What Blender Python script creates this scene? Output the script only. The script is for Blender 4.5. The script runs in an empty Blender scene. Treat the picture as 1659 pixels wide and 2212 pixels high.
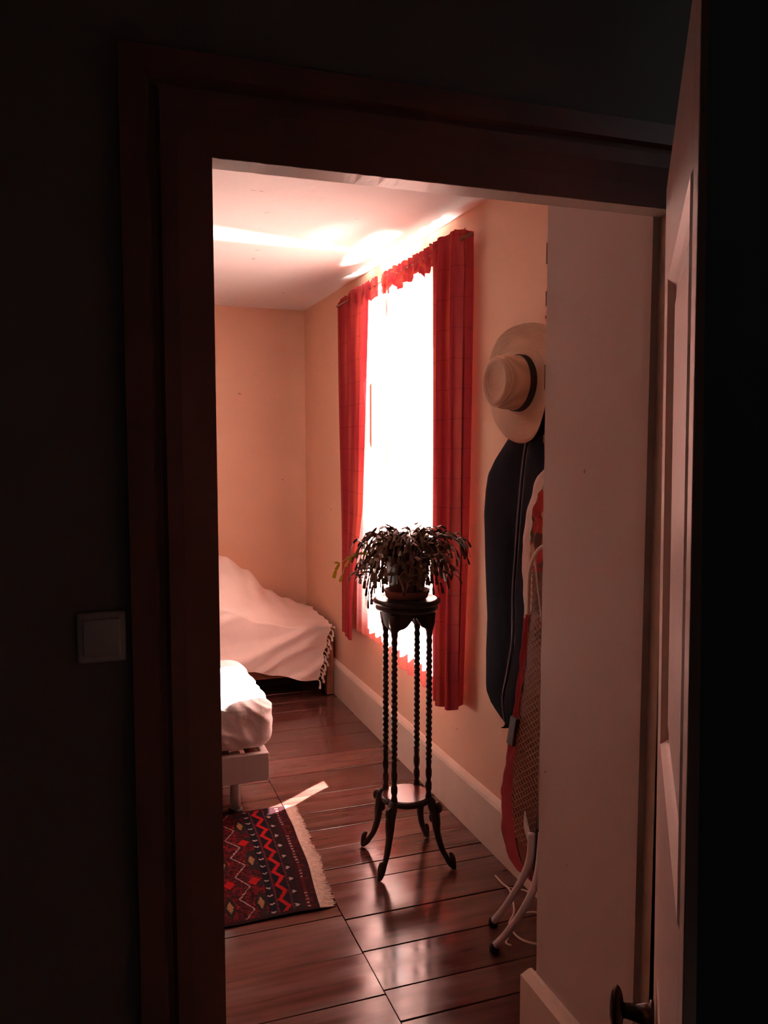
import bpy, bmesh, math, random
from mathutils import Vector, Matrix, noise
R = math.radians
PI = math.pi
rnd = random.Random(7)
scn = bpy.context.scene
COL = scn.collection

# ------------------------------------------------------------------ camera
cam_d = bpy.data.cameras.new('camera')
cam_d.sensor_fit = 'VERTICAL'; cam_d.sensor_height = 36.0
cam_d.lens = 1800.0 / 2212.0 * 36.0
cam_d.clip_start = 0.02
cam = bpy.data.objects.new('camera', cam_d); COL.objects.link(cam)
cam.location = (0, 0, 1.6)
cam.rotation_euler = (R(90 - 4.73), 0, R(-19.64))
scn.camera = cam

# ------------------------------------------------------------------ light
scn.view_settings.view_transform = 'Standard'
scn.view_settings.look = 'None'
scn.view_settings.exposure = -0.3
scn.view_settings.gamma = 1.0
scn.view_settings.use_curve_mapping = False
try:
    scn.cycles.max_bounces = 14; scn.cycles.diffuse_bounces = 8
    scn.cycles.transmission_bounces = 8; scn.cycles.transparent_max_bounces = 12
    scn.cycles.sample_clamp_indirect = 12
    scn.cycles.caustics_reflective = False
    scn.cycles.use_guiding = False
except Exception:
    pass

world = bpy.data.worlds.new('sky'); scn.world = world
world.use_nodes = True
bg = world.node_tree.nodes['Background']
bg.inputs[0].default_value = (0.80, 0.90, 1.0, 1); bg.inputs[1].default_value = 10.5

def lamp(name, kind, loc, direction, energy, color, **kw):
    d = bpy.data.lights.new(name, kind); d.energy = energy; d.color = color
    for k, v in kw.items(): setattr(d, k, v)
    o = bpy.data.objects.new(name, d); COL.objects.link(o); o.location = loc
    o.rotation_euler = Vector(direction).to_track_quat('-Z', 'Y').to_euler()
    return o
SUN_AZ = (-0.9507, -0.3102); EL = R(55)
sd = (SUN_AZ[0] * math.cos(EL), SUN_AZ[1] * math.cos(EL), -math.sin(EL))
lamp('sun', 'SUN', (6, 6, 8), sd, 110.0, (1.0, 0.95, 0.88), angle=R(0.55))
# unseen spot added outside as reflected sun, drawing the fan on the ceiling
rp = Vector((3.0, 4.22, 1.23)); rt_ = Vector((1.40, 3.95, 2.15))
lamp('sun_bounce_spot', 'SPOT', rp, rt_ - rp, 6500.0, (1.0, 0.86, 0.78),
     spot_size=R(18), spot_blend=0.6, shadow_soft_size=0.22)

# added strip lamp on the sill, imitating sun bounced to the ceiling edge
lamp('sill_bounce_lamp', 'AREA', (1.515, 3.90, .70), (0, 0, 1), 60.0, (1.0, 0.93, 0.86), shape='RECTANGLE', size=0.07, size_y=0.5, spread=R(34))
# ------------------------------------------------------------------ materials
def nmat(name):
    m = bpy.data.materials.new(name); m.use_nodes = True
    nt = m.node_tree; b = nt.nodes['Principled BSDF']
    return m, nt, b
def N(nt, t, **kw):
    n = nt.nodes.new(t)
    for k, v in kw.items(): setattr(n, k, v)
    return n
def coords(nt, scale=(1, 1, 1), kind='Object'):
    tc = N(nt, 'ShaderNodeTexCoord'); mp = N(nt, 'ShaderNodeMapping')
    mp.inputs['Scale'].default_value = scale
    nt.links.new(tc.outputs[kind], mp.inputs[0]); return mp.outputs[0]
def mat(name, c1, c2=None, rough=0.6, scale=(8, 8, 8), bump=0.0, bscale=40.0, spec=0.5, metal=0.0, detail=5.0, lo=0.3, hi=0.7):
    m, nt, b = nmat(name); L = nt.links.new
    c2 = c2 or tuple(x * 0.85 for x in c1)
    v = coords(nt, scale)
    n = N(nt, 'ShaderNodeTexNoise'); n.inputs['Scale'].default_value = 1.0; n.inputs['Detail'].default_value = detail
    L(v, n.inputs['Vector'])
    r = N(nt, 'ShaderNodeValToRGB')
    r.color_ramp.elements[0].position = lo; r.color_ramp.elements[0].color = (*c1, 1)
    r.color_ramp.elements[1].position = hi; r.color_ramp.elements[1].color = (*c2, 1)
    L(n.outputs['Fac'], r.inputs[0]); L(r.outputs[0], b.inputs['Base Color'])
    b.inputs['Roughness'].default_value = rough
    b.inputs['Specular IOR Level'].default_value = spec
    b.inputs['Metallic'].default_value = metal
    if bump:
        n2 = N(nt, 'ShaderNodeTexNoise'); n2.inputs['Scale'].default_value = bscale; n2.inputs['Detail'].default_value = 3
        L(coords(nt), n2.inputs['Vector'])
        bp = N(nt, 'ShaderNodeBump'); bp.inputs['Strength'].default_value = bump; bp.inputs['Distance'].default_value = 0.01
        L(n2.outputs['Fac'], bp.inputs['Height']); L(bp.outputs[0], b.inputs['Normal'])
    return m

def wall_mat(name, base, fleck, rough=0.8, th=.775):
    """distempered plaster: faint cloudiness plus a few small chips and stains"""
    m, nt, b = nmat(name); L = nt.links.new
    n = N(nt, 'ShaderNodeTexNoise'); n.inputs['Scale'].default_value = 2.2; n.inputs['Detail'].default_value = 6
    L(coords(nt), n.inputs['Vector'])
    r = N(nt, 'ShaderNodeValToRGB')
    r.color_ramp.elements[0].position = .25; r.color_ramp.elements[0].color = (*[x * .9 for x in base], 1)
    r.color_ramp.elements[1].position = .75; r.color_ramp.elements[1].color = (*base, 1)
    L(n.outputs['Fac'], r.inputs[0])
    f = N(nt, 'ShaderNodeTexNoise'); f.inputs['Scale'].default_value = 1.0; f.inputs['Detail'].default_value = 2
    L(coords(nt, (9, 17, 26)), f.inputs['Vector'])
    fr = N(nt, 'ShaderNodeValToRGB'); fr.color_ramp.elements[0].position = th; fr.color_ramp.elements[1].position = th + .025
    L(f.outputs['Fac'], fr.inputs[0])
    mx = N(nt, 'ShaderNodeMix', data_type='RGBA'); L(fr.outputs[0], mx.inputs['Factor'])
    L(r.outputs[0], mx.inputs[6]); mx.inputs[7].default_value = (*fleck, 1)
    L(mx.outputs[2], b.inputs['Base Color'])
    b.inputs['Roughness'].default_value = rough; b.inputs['Specular IOR Level'].default_value = .25
    n2 = N(nt, 'ShaderNodeTexNoise'); n2.inputs['Scale'].default_value = 14; n2.inputs['Detail'].default_value = 5
    L(coords(nt), n2.inputs['Vector'])
    bp = N(nt, 'ShaderNodeBump'); bp.inputs['Strength'].default_value = .12; bp.inputs['Distance'].default_value = .02
    L(n2.outputs['Fac'], bp.inputs['Height']); L(bp.outputs[0], b.inputs['Normal'])
    return m

M_WALL = wall_mat('wall_plaster', (.80, .52, .37), (.42, .26, .18))
M_CEIL = wall_mat('ceiling_plaster', (.80, .77, .76), (.50, .42, .40), th=.73)
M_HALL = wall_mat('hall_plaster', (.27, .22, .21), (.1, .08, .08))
M_TRIM = mat('cream_gloss_paint', (.78, .66, .56), (.70, .58, .48), rough=.35, bump=.05)
M_RET = wall_mat('return_paint', (.60, .50, .45), (.3, .2, .16), rough=.55)
M_CASE = mat('brown_gloss_paint', (.29, .12, .10), (.23, .10, .085), rough=.5, bump=.1, bscale=25)
M_LEAF = mat('door_leaf_paint', (.72, .56, .50), (.64, .48, .42), rough=.35, bump=.08)
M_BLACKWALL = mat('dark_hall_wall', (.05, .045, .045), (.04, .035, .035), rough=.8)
M_SWITCH = mat('switch_plastic', (.55, .52, .50), (.5, .47, .45), rough=.3)
M_DARKWOOD = mat('dark_turned_wood', (.030, .012, .011), (.018, .008, .008), rough=.28, scale=(20, 20, 4))
M_SHELFTOP = mat('polished_shelf', (.16, .05, .04), (.10, .03, .025), rough=.22, scale=(6, 30, 6))
M_POT = mat('dark_red_pot', (.09, .03, .03), (.05, .018, .02), rough=.6)
M_SAUCER = mat('clay_saucer', (.28, .13, .10), (.22, .10, .08), rough=.75)
M_SOIL = mat('potting_soil', (.03, .02, .015), (.02, .012, .01), rough=.95)
M_SHEET = mat('white_cotton_sheet', (.85, .81, .79), (.80, .75, .73), rough=.85, bump=.2, bscale=60)
M_METAL = mat('white_enamel_frame', (.62, .58, .56), (.56, .52, .5), rough=.3)
M_STEEL = mat('grey_steel', (.45, .42, .42), (.38, .35, .35), rough=.3, metal=.6)
M_BLACK = mat('black_rubber', (.012, .010, .010), (.02, .016, .016), rough=.6)
M_BLANKET = mat('peach_cotton_blanket', (.93, .80, .73), (.88, .74, .67), rough=.95, bump=.35, bscale=180)
M_TASSEL = mat('cream_tassel_yarn', (.85, .72, .62), (.78, .64, .55), rough=.95)
M_BEDWOOD = mat('reddish_bed_wood', (.34, .13, .07), (.25, .09, .05), rough=.45, scale=(3, 30, 30))
M_TUBE = mat('white_tube_paint', (.62, .57, .58), (.56, .51, .52), rough=.35)
M_CABLE = mat('cream_cable', (.75, .62, .55), (.7, .57, .5), rough=.5)
M_BAG = mat('navy_bag_cloth', (.009, .007, .015), (.006, .005, .010), rough=.9, spec=.12, bump=.15, bscale=120)
M_PIPE = mat('grey_bag_piping', (.30, .26, .30), (.24, .2, .24), rough=.5)
M_HATBAND = mat('black_hat_ribbon', (.012, .008, .010), (.02, .012, .014), rough=.6)
M_WIRE = mat('rusty_mesh', (.34, .13, .06), (.24, .085, .04), rough=.5)
M_BOARD = mat('board_plate', (.16, .05, .03), (.20, .075, .04), rough=.6)
M_RAIL = mat('dark_board_rail', (.05, .016, .016), (.035, .012, .012), rough=.5)
M_WHITECOVER = mat('white_board_padding', (.80, .66, .60), (.72, .58, .52), rough=.9, bump=.3, bscale=30)
M_GROUND = mat('pale_gravel', (.55, .5, .45), (.45, .42, .38), rough=.95)
M_GAP = mat('under_board_dark', (.012, .006, .005), (.02, .01, .008), rough=.9)  # near-black base slab seen through the gaps between boards

def floor_mat():
    m, nt, b = nmat('varnished_floorboard'); L = nt.links.new
    oi = N(nt, 'ShaderNodeObjectInfo')
    n = N(nt, 'ShaderNodeTexNoise'); n.inputs['Scale'].default_value = 1; n.inputs['Detail'].default_value = 7
    L(coords(nt, (3, 38, 10)), n.inputs['Vector'])
    r = N(nt, 'ShaderNodeValToRGB')
    r.color_ramp.elements[0].position = .3; r.color_ramp.elements[0].color = (.060, .020, .016, 1)
    r.color_ramp.elements[1].position = .72; r.color_ramp.elements[1].color = (.130, .046, .036, 1)
    L(n.outputs['Fac'], r.inputs[0])
    hs = N(nt, 'ShaderNodeHueSaturation')
    mr = N(nt, 'ShaderNodeMapRange'); mr.inputs['To Min'].default_value = .75; mr.inputs['To Max'].default_value = 1.2
    L(oi.outputs['Random'], mr.inputs[0]); L(mr.outputs[0], hs.inputs['Value']); L(r.outputs[0], hs.inputs['Color'])
    w = N(nt, 'ShaderNodeTexNoise'); w.inputs['Scale'].default_value = 1; w.inputs['Detail'].default_value = 9
    L(coords(nt, (2.2, 11, 4)), w.inputs['Vector'])
    wr = N(nt, 'ShaderNodeValToRGB'); wr.color_ramp.elements[0].position = .42; wr.color_ramp.elements[1].position = .85
    wr.color_ramp.elements[1].color = (.35, .35, .35, 1)
    L(w.outputs['Fac'], wr.inputs[0])
    mx = N(nt, 'ShaderNodeMix', data_type='RGBA'); L(wr.outputs[0], mx.inputs['Factor'])
    L(hs.outputs[0], mx.inputs[6]); mx.inputs[7].default_value = (.24, .14, .115, 1)
    L(mx.outputs[2], b.inputs['Base Color'])
    rr = N(nt, 'ShaderNodeMapRange'); rr.inputs['From Min'].default_value = .3; rr.inputs['From Max'].default_value = .75; rr.inputs['To Min'].default_value = .09; rr.inputs['To Max'].default_value = .26
    L(w.outputs['Fac'], rr.inputs[0]); L(rr.outputs[0], b.inputs['Roughness'])
    b.inputs['Specular IOR Level'].default_value = .55
    bp = N(nt, 'ShaderNodeBump'); bp.inputs['Strength'].default_value = .10; bp.inputs['Distance'].default_value = .01
    L(w.outputs['Fac'], bp.inputs['Height']); L(bp.outputs[0], b.inputs['Normal'])
    return m
M_FLOOR = floor_mat()

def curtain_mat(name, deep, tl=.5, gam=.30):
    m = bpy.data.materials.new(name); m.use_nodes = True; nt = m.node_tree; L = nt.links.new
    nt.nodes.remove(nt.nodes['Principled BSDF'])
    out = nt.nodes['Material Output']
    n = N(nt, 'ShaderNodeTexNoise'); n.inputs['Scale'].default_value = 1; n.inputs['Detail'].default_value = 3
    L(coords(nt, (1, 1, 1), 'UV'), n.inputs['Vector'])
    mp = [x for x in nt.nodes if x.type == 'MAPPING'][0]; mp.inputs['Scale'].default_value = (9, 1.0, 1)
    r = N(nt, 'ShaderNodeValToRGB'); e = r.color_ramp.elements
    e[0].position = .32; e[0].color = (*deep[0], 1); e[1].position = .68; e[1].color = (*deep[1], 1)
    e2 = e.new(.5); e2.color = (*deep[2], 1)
    L(n.outputs['Fac'], r.inputs[0])
    # thin darker weft lines
    uv = N(nt, 'ShaderNodeTexCoord'); sp = N(nt, 'ShaderNodeSeparateXYZ'); L(uv.outputs['UV'], sp.inputs[0])
    def stripes(sock, freq, width):
        a = N(nt, 'ShaderNodeMath', operation='MULTIPLY'); L(sock, a.inputs[0]); a.inputs[1].default_value = freq
        f = N(nt, 'ShaderNodeMath', operation='FRACT'); L(a.outputs[0], f.inputs[0])
        g = N(nt, 'ShaderNodeMath', operation='LESS_THAN'); L(f.outputs[0], g.inputs[0]); g.inputs[1].default_value = width
        return g.outputs[0]
    s1 = stripes(sp.outputs['Y'], 8.3, .045); s2 = stripes(sp.outputs['X'], 17, .10)
    ad = N(nt, 'ShaderNodeMath', operation='ADD'); L(s1, ad.inputs[0])
    s2h = N(nt, 'ShaderNodeMath', operation='MULTIPLY'); L(s2, s2h.inputs[0]); s2h.inputs[1].default_value = .35
    L(s2h.outputs[0], ad.inputs[1])
    sc = N(nt, 'ShaderNodeMath', operation='MULTIPLY'); L(ad.outputs[0], sc.inputs[0]); sc.inputs[1].default_value = .3
    mx = N(nt, 'ShaderNodeMix', data_type='RGBA'); L(sc.outputs[0], mx.inputs['Factor']); L(r.outputs[0], mx.inputs[6])
    mx.inputs[7].default_value = (.12, .012, .03, 1)
    d = N(nt, 'ShaderNodeBsdfDiffuse'); L(mx.outputs[2], d.inputs[0])
    t = N(nt, 'ShaderNodeBsdfTranslucent')
    gm = N(nt, 'ShaderNodeGamma'); gm.inputs[1].default_value = gam; L(mx.outputs[2], gm.inputs[0]); L(gm.outputs[0], t.inputs[0])
    ms = N(nt, 'ShaderNodeMixShader'); ms.inputs[0].default_value = tl
    L(d.outputs[0], ms.inputs[1]); L(t.outputs[0], ms.inputs[2]); L(ms.outputs[0], out.inputs[0])
    return m
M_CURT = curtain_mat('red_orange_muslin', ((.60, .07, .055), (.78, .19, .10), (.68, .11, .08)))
M_CURT_B = curtain_mat('muslin_shaded_doubled', ((.26, .025, .035), (.50, .095, .06), (.34, .037, .042)), .22, .9)  # same muslin with shade painted in for side panels; also the doubled heading

def leaf_mat():
    m, nt, b = nmat('cactus_leaf'); L = nt.links.new
    n = N(nt, 'ShaderNodeTexNoise'); n.inputs['Scale'].default_value = 14
    L(coords(nt), n.inputs['Vector'])
    r = N(nt, 'ShaderNodeValToRGB'); e = r.color_ramp.elements
    e[0].position = .38; e[0].color = (.13, .05, .042, 1); e[1].position = .7; e[1].color = (.20, .13, .06, 1)
    L(n.outputs['Fac'], r.inputs[0]); L(r.outputs[0], b.inputs['Base Color'])
    b.inputs['Roughness'].default_value = .45
    return m
M_PLANT = leaf_mat()
def leaf_light():
    m = bpy.data.materials.new('young_leaf'); m.use_nodes = True; nt = m.node_tree
    b = nt.nodes['Principled BSDF']; b.inputs['Base Color'].default_value = (.30, .26, .04, 1); b.inputs['Roughness'].default_value = .5
    t = N(nt, 'ShaderNodeBsdfTranslucent'); t.inputs[0].default_value = (.55, .42, .06, 1)
    ms = N(nt, 'ShaderNodeMixShader'); ms.inputs[0].default_value = .45
    nt.links.new(b.outputs[0], ms.inputs[1]); nt.links.new(t.outputs[0], ms.inputs[2]); nt.links.new(ms.outputs[0], nt.nodes['Material Output'].inputs[0])
    return m
M_YOUNG = leaf_light()
def straw_mat():
    m, nt, b = nmat('woven_straw'); L = nt.links.new
    w = N(nt, 'ShaderNodeTexWave', wave_type='RINGS', rings_direction='Z'); w.inputs['Scale'].default_value = 70; w.inputs['Distortion'].default_value = .6
    L(coords(nt), w.inputs['Vector'])
    r = N(nt, 'ShaderNodeValToRGB'); e = r.color_ramp.elements
    e[0].color = (.60, .40, .27, 1); e[1].color = (.76, .53, .38, 1)
    L(w.outputs['Fac'], r.inputs[0]); L(r.outputs[0], b.inputs['Base Color'])
    bp = N(nt, 'ShaderNodeBump'); bp.inputs['Strength'].default_value = .5; bp.inputs['Distance'].default_value = .003
    L(w.outputs['Fac'], bp.inputs['Height']); L(bp.outputs[0], b.inputs['Normal'])
    b.inputs['Roughness'].default_value = .75
    return m
M_STRAW = straw_mat()
def patterned_mat():
    m, nt, b = nmat('patterned_cover'); L = nt.links.new
    v = N(nt, 'ShaderNodeTexVoronoi'); v.inputs['Scale'].default_value = 22
    L(coords(nt), v.inputs['Vector'])
    sp = N(nt, 'ShaderNodeSeparateColor'); L(v.outputs['Color'], sp.inputs[0])
    r = N(nt, 'ShaderNodeValToRGB'); r.color_ramp.interpolation = 'CONSTANT'; e = r.color_ramp.elements
    e[0].color = (.40, .03, .02, 1); e[1].position = .8; e[1].color = (.06, .07, .03, 1)
    for p, c in ((.3, (.45, .28, .14)), (.5, (.10, .05, .04)), (.62, (.30, .02, .02))):
        x = e.new(p); x.color = (*c, 1)
    L(sp.outputs[0], r.inputs[0]); L(r.outputs[0], b.inputs['Base Color']); b.inputs['Roughness'].default_value = .9
    return m
M_PATTERN = patterned_mat()
M_COVERED = mat('faded_red_cover', (.42, .045, .06), (.30, .03, .035), rough=.85, scale=(6, 6, 6))
def vcol_mat(name):
    m, nt, b = nmat(name); L = nt.links.new
    a = N(nt, 'ShaderNodeVertexColor', layer_name='Col')
    n = N(nt, 'ShaderNodeTexNoise'); n.inputs['Scale'].default_value = 260
    L(coords(nt), n.inputs['Vector'])
    r = N(nt, 'ShaderNodeMapRange'); r.inputs['To Min'].default_value = .6; r.inputs['To Max'].default_value = 1.35
    L(n.outputs['Fac'], r.inputs[0])
    hs = N(nt, 'ShaderNodeHueSaturation'); L(r.outputs[0], hs.inputs['Value']); L(a.outputs['Color'], hs.inputs['Color'])
    L(hs.outputs[0], b.inputs['Base Color']); b.inputs['Roughness'].default_value = .95; b.inputs['Specular IOR Level'].default_value = .15
    bp = N(nt, 'ShaderNodeBump'); bp.inputs['Strength'].default_value = .5; bp.inputs['Distance'].default_value = .004
    L(n.outputs['Fac'], bp.inputs['Height']); L(bp.outputs[0], b.inputs['Normal'])
    return m
M_RUG = vcol_mat('woven_rug_wool')
def glass_mat():
    m = bpy.data.materials.new('window_glass'); m.use_nodes = True; nt = m.node_tree
    nt.nodes.remove(nt.nodes['Principled BSDF'])
    t = N(nt, 'ShaderNodeBsdfTransparent'); g = N(nt, 'ShaderNodeBsdfGlossy'); g.inputs['Roughness'].default_value = .02
    ms = N(nt, 'ShaderNodeMixShader'); ms.inputs[0].default_value = .06
    nt.links.new(t.outputs[0], ms.inputs[1]); nt.links.new(g.outputs[0], ms.inputs[2]); nt.links.new(ms.outputs[0], nt.nodes['Material Output'].inputs[0])
    return m
M_GLASS = glass_mat()

# ------------------------------------------------------------------ mesh helpers
def obj(name, bm, m, parent=None, smooth=False, bevel=0.0):
    me = bpy.data.meshes.new(name)
    bm.normal_update(); bm.to_mesh(me); bm.free()
    o = bpy.data.objects.new(name, me); COL.objects.link(o)
    for mm in (m if isinstance(m, (list, tuple)) else [m]): me.materials.append(mm)
    if smooth:
        for p in me.polygons: p.use_smooth = True
    if bevel:
        b = o.modifiers.new('b', 'BEVEL'); b.width = bevel; b.segments = 2; b.limit_method = 'ANGLE'
    if parent: o.parent = parent
    return o
def tag(o, label=None, cat=None, group=None, kind=None):
    if label: o['label'] = label
    if cat: o['category'] = cat
    if group: o['group'] = group
    if kind: o['kind'] = kind
    return o
def empty(name, loc=(0, 0, 0), rz=0):
    o = bpy.data.objects.new(name, None); COL.objects.link(o); o.location = loc; o.rotation_euler = (0, 0, rz)
    o.empty_display_size = .05
    return o
def box(bm, a, b):
    x0, y0, z0 = a; x1, y1, z1 = b
    v = [bm.verts.new(p) for p in ((x0,y0,z0),(x1,y0,z0),(x1,y1,z0),(x0,y1,z0),(x0,y0,z1),(x1,y0,z1),(x1,y1,z1),(x0,y1,z1))]
    for f in ((3,2,1,0),(4,5,6,7),(0,1,5,4),(1,2,6,5),(2,3,7,6),(3,0,4,7)): bm.faces.new([v[i] for i in f])
def hexa(bm, pts):
    v = [bm.verts.new(p) for p in pts]
    for f in ((3,2,1,0),(4,5,6,7),(0,1,5,4),(1,2,6,5),(2,3,7,6),(3,0,4,7)): bm.faces.new([v[i] for i in f])
def bx(a, b):
    bm = bmesh.new(); box(bm, a, b); return bm
def tube(bm, pts, rad, n=10, cap=True, flat=1.0):
    """sweep; rad number or list"""
    pts = [Vector(p) for p in pts]
    if not isinstance(rad, (list, tuple)): rad = [rad] * len(pts)
    rings = []; up = None
    for i, p in enumerate(pts):
        t = (pts[min(i + 1, len(pts) - 1)] - pts[max(i - 1, 0)]).normalized()
        if up is None:
            up = Vector((0, 0, 1)) if abs(t.z) < .9 else Vector((1, 0, 0))
        s = t.cross(up).normalized(); up = s.cross(t).normalized()
        rings.append([bm.verts.new(p + (s * math.cos(2*PI*k/n) + up * math.sin(2*PI*k/n) * flat) * rad[i]) for k in range(n)])
    for a, b in zip(rings, rings[1:]):
        for k in range(n): bm.faces.new((a[k], a[(k+1) % n], b[(k+1) % n], b[k]))
    if cap:
        bm.faces.new(list(reversed(rings[0]))); bm.faces.new(rings[-1])
def lathe(bm, prof, n=32, center=(0, 0, 0), mod=None):
    cx, cy, cz = center; rings = []
    for (r, z) in prof:
        rings.append([bm.verts.new((cx + (r if not mod else r + mod(2*PI*k/n, z)) * math.cos(2*PI*k/n),
                                    cy + (r if not mod else r + mod(2*PI*k/n, z)) * math.sin(2*PI*k/n), cz + z)) for k in range(n)])
    for a, b in zip(rings, rings[1:]):
        for k in range(n): bm.faces.new((a[k], a[(k+1) % n], b[(k+1) % n], b[k]))
    bm.faces.new(list(reversed(rings[0]))); bm.faces.new(rings[-1])
def grid(bm, f, nu, nv, uvf=None):
    vs = [[bm.verts.new(f(i / nu, j / nv)) for j in range(nv + 1)] for i in range(nu + 1)]
    uvl = bm.loops.layers.uv.new('UVMap') if uvf else None
    for i in range(nu):
        for j in range(nv):
            fc = bm.faces.new((vs[i][j], vs[i+1][j], vs[i+1][j+1], vs[i][j+1]))
            if uvf:
                for lp, (a, b) in zip(fc.loops, ((i, j), (i+1, j), (i+1, j+1), (i, j+1))):
                    lp[uvl].uv = uvf(a / nu, b / nv)
    return vs
def smoothpath(pts, k=8):
    pts = [Vector(p) for p in pts]; out = []
    for i in range(len(pts) - 1):
        p0 = pts[max(i-1, 0)]; p1 = pts[i]; p2 = pts[i+1]; p3 = pts[min(i+2, len(pts)-1)]
        for j in range(k):
            t = j / k
            out.append(.5 * ((2*p1) + (p2-p0)*t + (2*p0-5*p1+4*p2-p3)*t*t + (-p0+3*p1-3*p2+p3)*t*t*t))
    out.append(pts[-1]); return out
def interp(tab, x):
    if x <= tab[0][0]: return tab[0][1]
    for (a, va), (b, vb) in zip(tab, tab[1:]):
        if x <= b:
            t = (x - a) / (b - a); return va + (vb - va) * t
    return tab[-1][1]
def sstep(tab, x):
    if x <= tab[0][0]: return tab[0][1]
    for (a, va), (b, vb) in zip(tab, tab[1:]):
        if x <= b:
            t = (x - a) / (b - a); t = t*t*(3-2*t); return va + (vb - va) * t
    return tab[-1][1]
def ns(x, y=0, z=0): return noise.noise(Vector((x, y, z)))

# ------------------------------------------------------------------ setting
XW = 1.475; YB = 5.80; ZC = 2.53; XL = -2.6; DY = 1.24
OY0, OY1, OZ0, OZ1 = 3.28, 4.34, .66, 2.36            # window opening
def struct(name, bm, m, parent=None, **k):
    o = obj(name, bm, m, parent, **k)
    if parent is None: o['kind'] = 'structure'
    return o

bm = bmesh.new()                                       # wall with the window
WT = .17
box(bm, (XW, 1.30, -.05), (XW+WT, OY0, ZC+.1)); box(bm, (XW, OY1, -.05), (XW+WT, YB+.1, ZC+.1))
box(bm, (XW, OY0, -.05), (XW+WT, OY1, OZ0)); box(bm, (XW, OY0, OZ1), (XW+WT, OY1, ZC+.1))
struct('wall_right', bm, M_WALL)
struct('wall_back', bx((XL, YB, -.05), (XW, YB+.1, ZC+.1)), M_WALL)
struct('wall_left', bx((XL-.1, DY+.03, -.05), (XL, YB+.1, ZC+.1)), M_WALL)
struct('ceiling', bx((XL-.1, -1.7, ZC), (XW, YB, ZC+.1)), M_CEIL)
# doorway partition
bm = bmesh.new()
box(bm, (XL, DY, -.05), (.165, DY+.03, ZC)); box(bm, (.99, DY, -.05), (XW+.1, DY+.03, ZC)); box(bm, (.165, DY, 2.012), (.99, DY+.03, ZC))
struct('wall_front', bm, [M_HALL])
# return block to the right of the doorway
def ret():
    bm = bmesh.new()
    nz = 60
    prof = []
    for k in range(nz + 1):
        z = .0 + ZC * k / nz
        e = .004 * ns(z * 9, 3) + .003 * ns(z * 31, 7)
        prof.append((z, 1.072 + .0, 1.812 + e))
    a = [[bm.verts.new(p) for p in ((1.06, DY+.03, z), (1.058+.006, y-.006, z), (1.064+.006, y, z), (XW, y, z))] for z, x, y in prof]
    for i in range(nz):
        for j in range(3):
            bm.faces.new((a[i][j], a[i][j+1], a[i+1][j+1], a[i+1][j]))
    return bm
struct('wall_return', ret(), M_RET)
def chips():
    bm = bmesh.new()
    for z, h in ((2.03, .05), (1.93, .035), (1.90, .008), (1.73, .06), (1.60, .02), (.90, .05), (.78, .03), (.70, .09), (.62, .10)):
        y = 1.800
        box(bm, (1.0572, y - .002 - .002*rnd.random(), z), (1.0588, y + .001, z + h))
    for y, z in ((1.36, 1.62), (1.36, 1.55)):
        box(bm, (1.0575, y, z), (1.0615, y+.006, z+.02))
    return bm
M_CHIP = mat('bare_plaster_chip', (.34, .22, .18), (.26, .16, .12), rough=.95)
obj('paint_chips', chips(), M_CHIP, bpy.data.objects['wall_return'])['kind'] = 'stuff'
# baseboards
def baseboard(name, a, b, nrm, h=.222, t=.022):
    a = Vector((*a, 0)); b = Vector((*b, 0)); n = Vector((*nrm, 0))
    bm = bmesh.new(); prof = ((0, 0), (t, 0), (t, h - .03), (t * .8, h - .018), (t * .35, h - .006), (0, h))
    r = [[bm.verts.new(p + n * o + Vector((0, 0, z))) for o, z in prof] for p in (a, b)]
    for k in range(len(prof) - 1): bm.faces.new((r[0][k], r[0][k+1], r[1][k+1], r[1][k]))
    bm.faces.new(r[0]); bm.faces.new(list(reversed(r[1])))
    bmesh.ops.recalc_face_normals(bm, faces=bm.faces)
    return struct(name, bm, M_TRIM)
baseboard('baseboard_right', (XW, 1.86), (XW, YB), (-1, 0))
baseboard('baseboard_back', (XL, YB), (XW - .022, YB), (0, -1))
def base_ret():
    bm = bmesh.new(); h = .232
    box(bm, (1.036, DY+.03, 0), (1.062, 1.838, h - .022)); 
    hexa(bm, [(1.036, DY+.03, h-.022), (1.062, DY+.03, h-.022), (1.062, 1.838, h-.022), (1.036, 1.838, h-.022),
              (1.052, DY+.03, h), (1.062, DY+.03, h), (1.062, 1.824, h), (1.052, 1.824, h)])
    box(bm, (1.062, 1.812, 0), (XW, 1.838, h - .022))
    return bm
struct('baseboard_return', base_ret(), M_TRIM)
# hall shell
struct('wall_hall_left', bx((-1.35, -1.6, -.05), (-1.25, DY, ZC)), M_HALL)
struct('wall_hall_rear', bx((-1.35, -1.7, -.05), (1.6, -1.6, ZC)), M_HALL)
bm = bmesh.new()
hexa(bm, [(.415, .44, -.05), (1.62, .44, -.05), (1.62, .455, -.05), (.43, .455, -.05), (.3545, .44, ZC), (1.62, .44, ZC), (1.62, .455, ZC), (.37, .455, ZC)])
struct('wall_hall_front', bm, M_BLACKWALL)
struct('wall_hall_right', bx((1.5, -1.6, -.05), (1.62, DY, ZC)), M_BLACKWALL)

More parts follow.
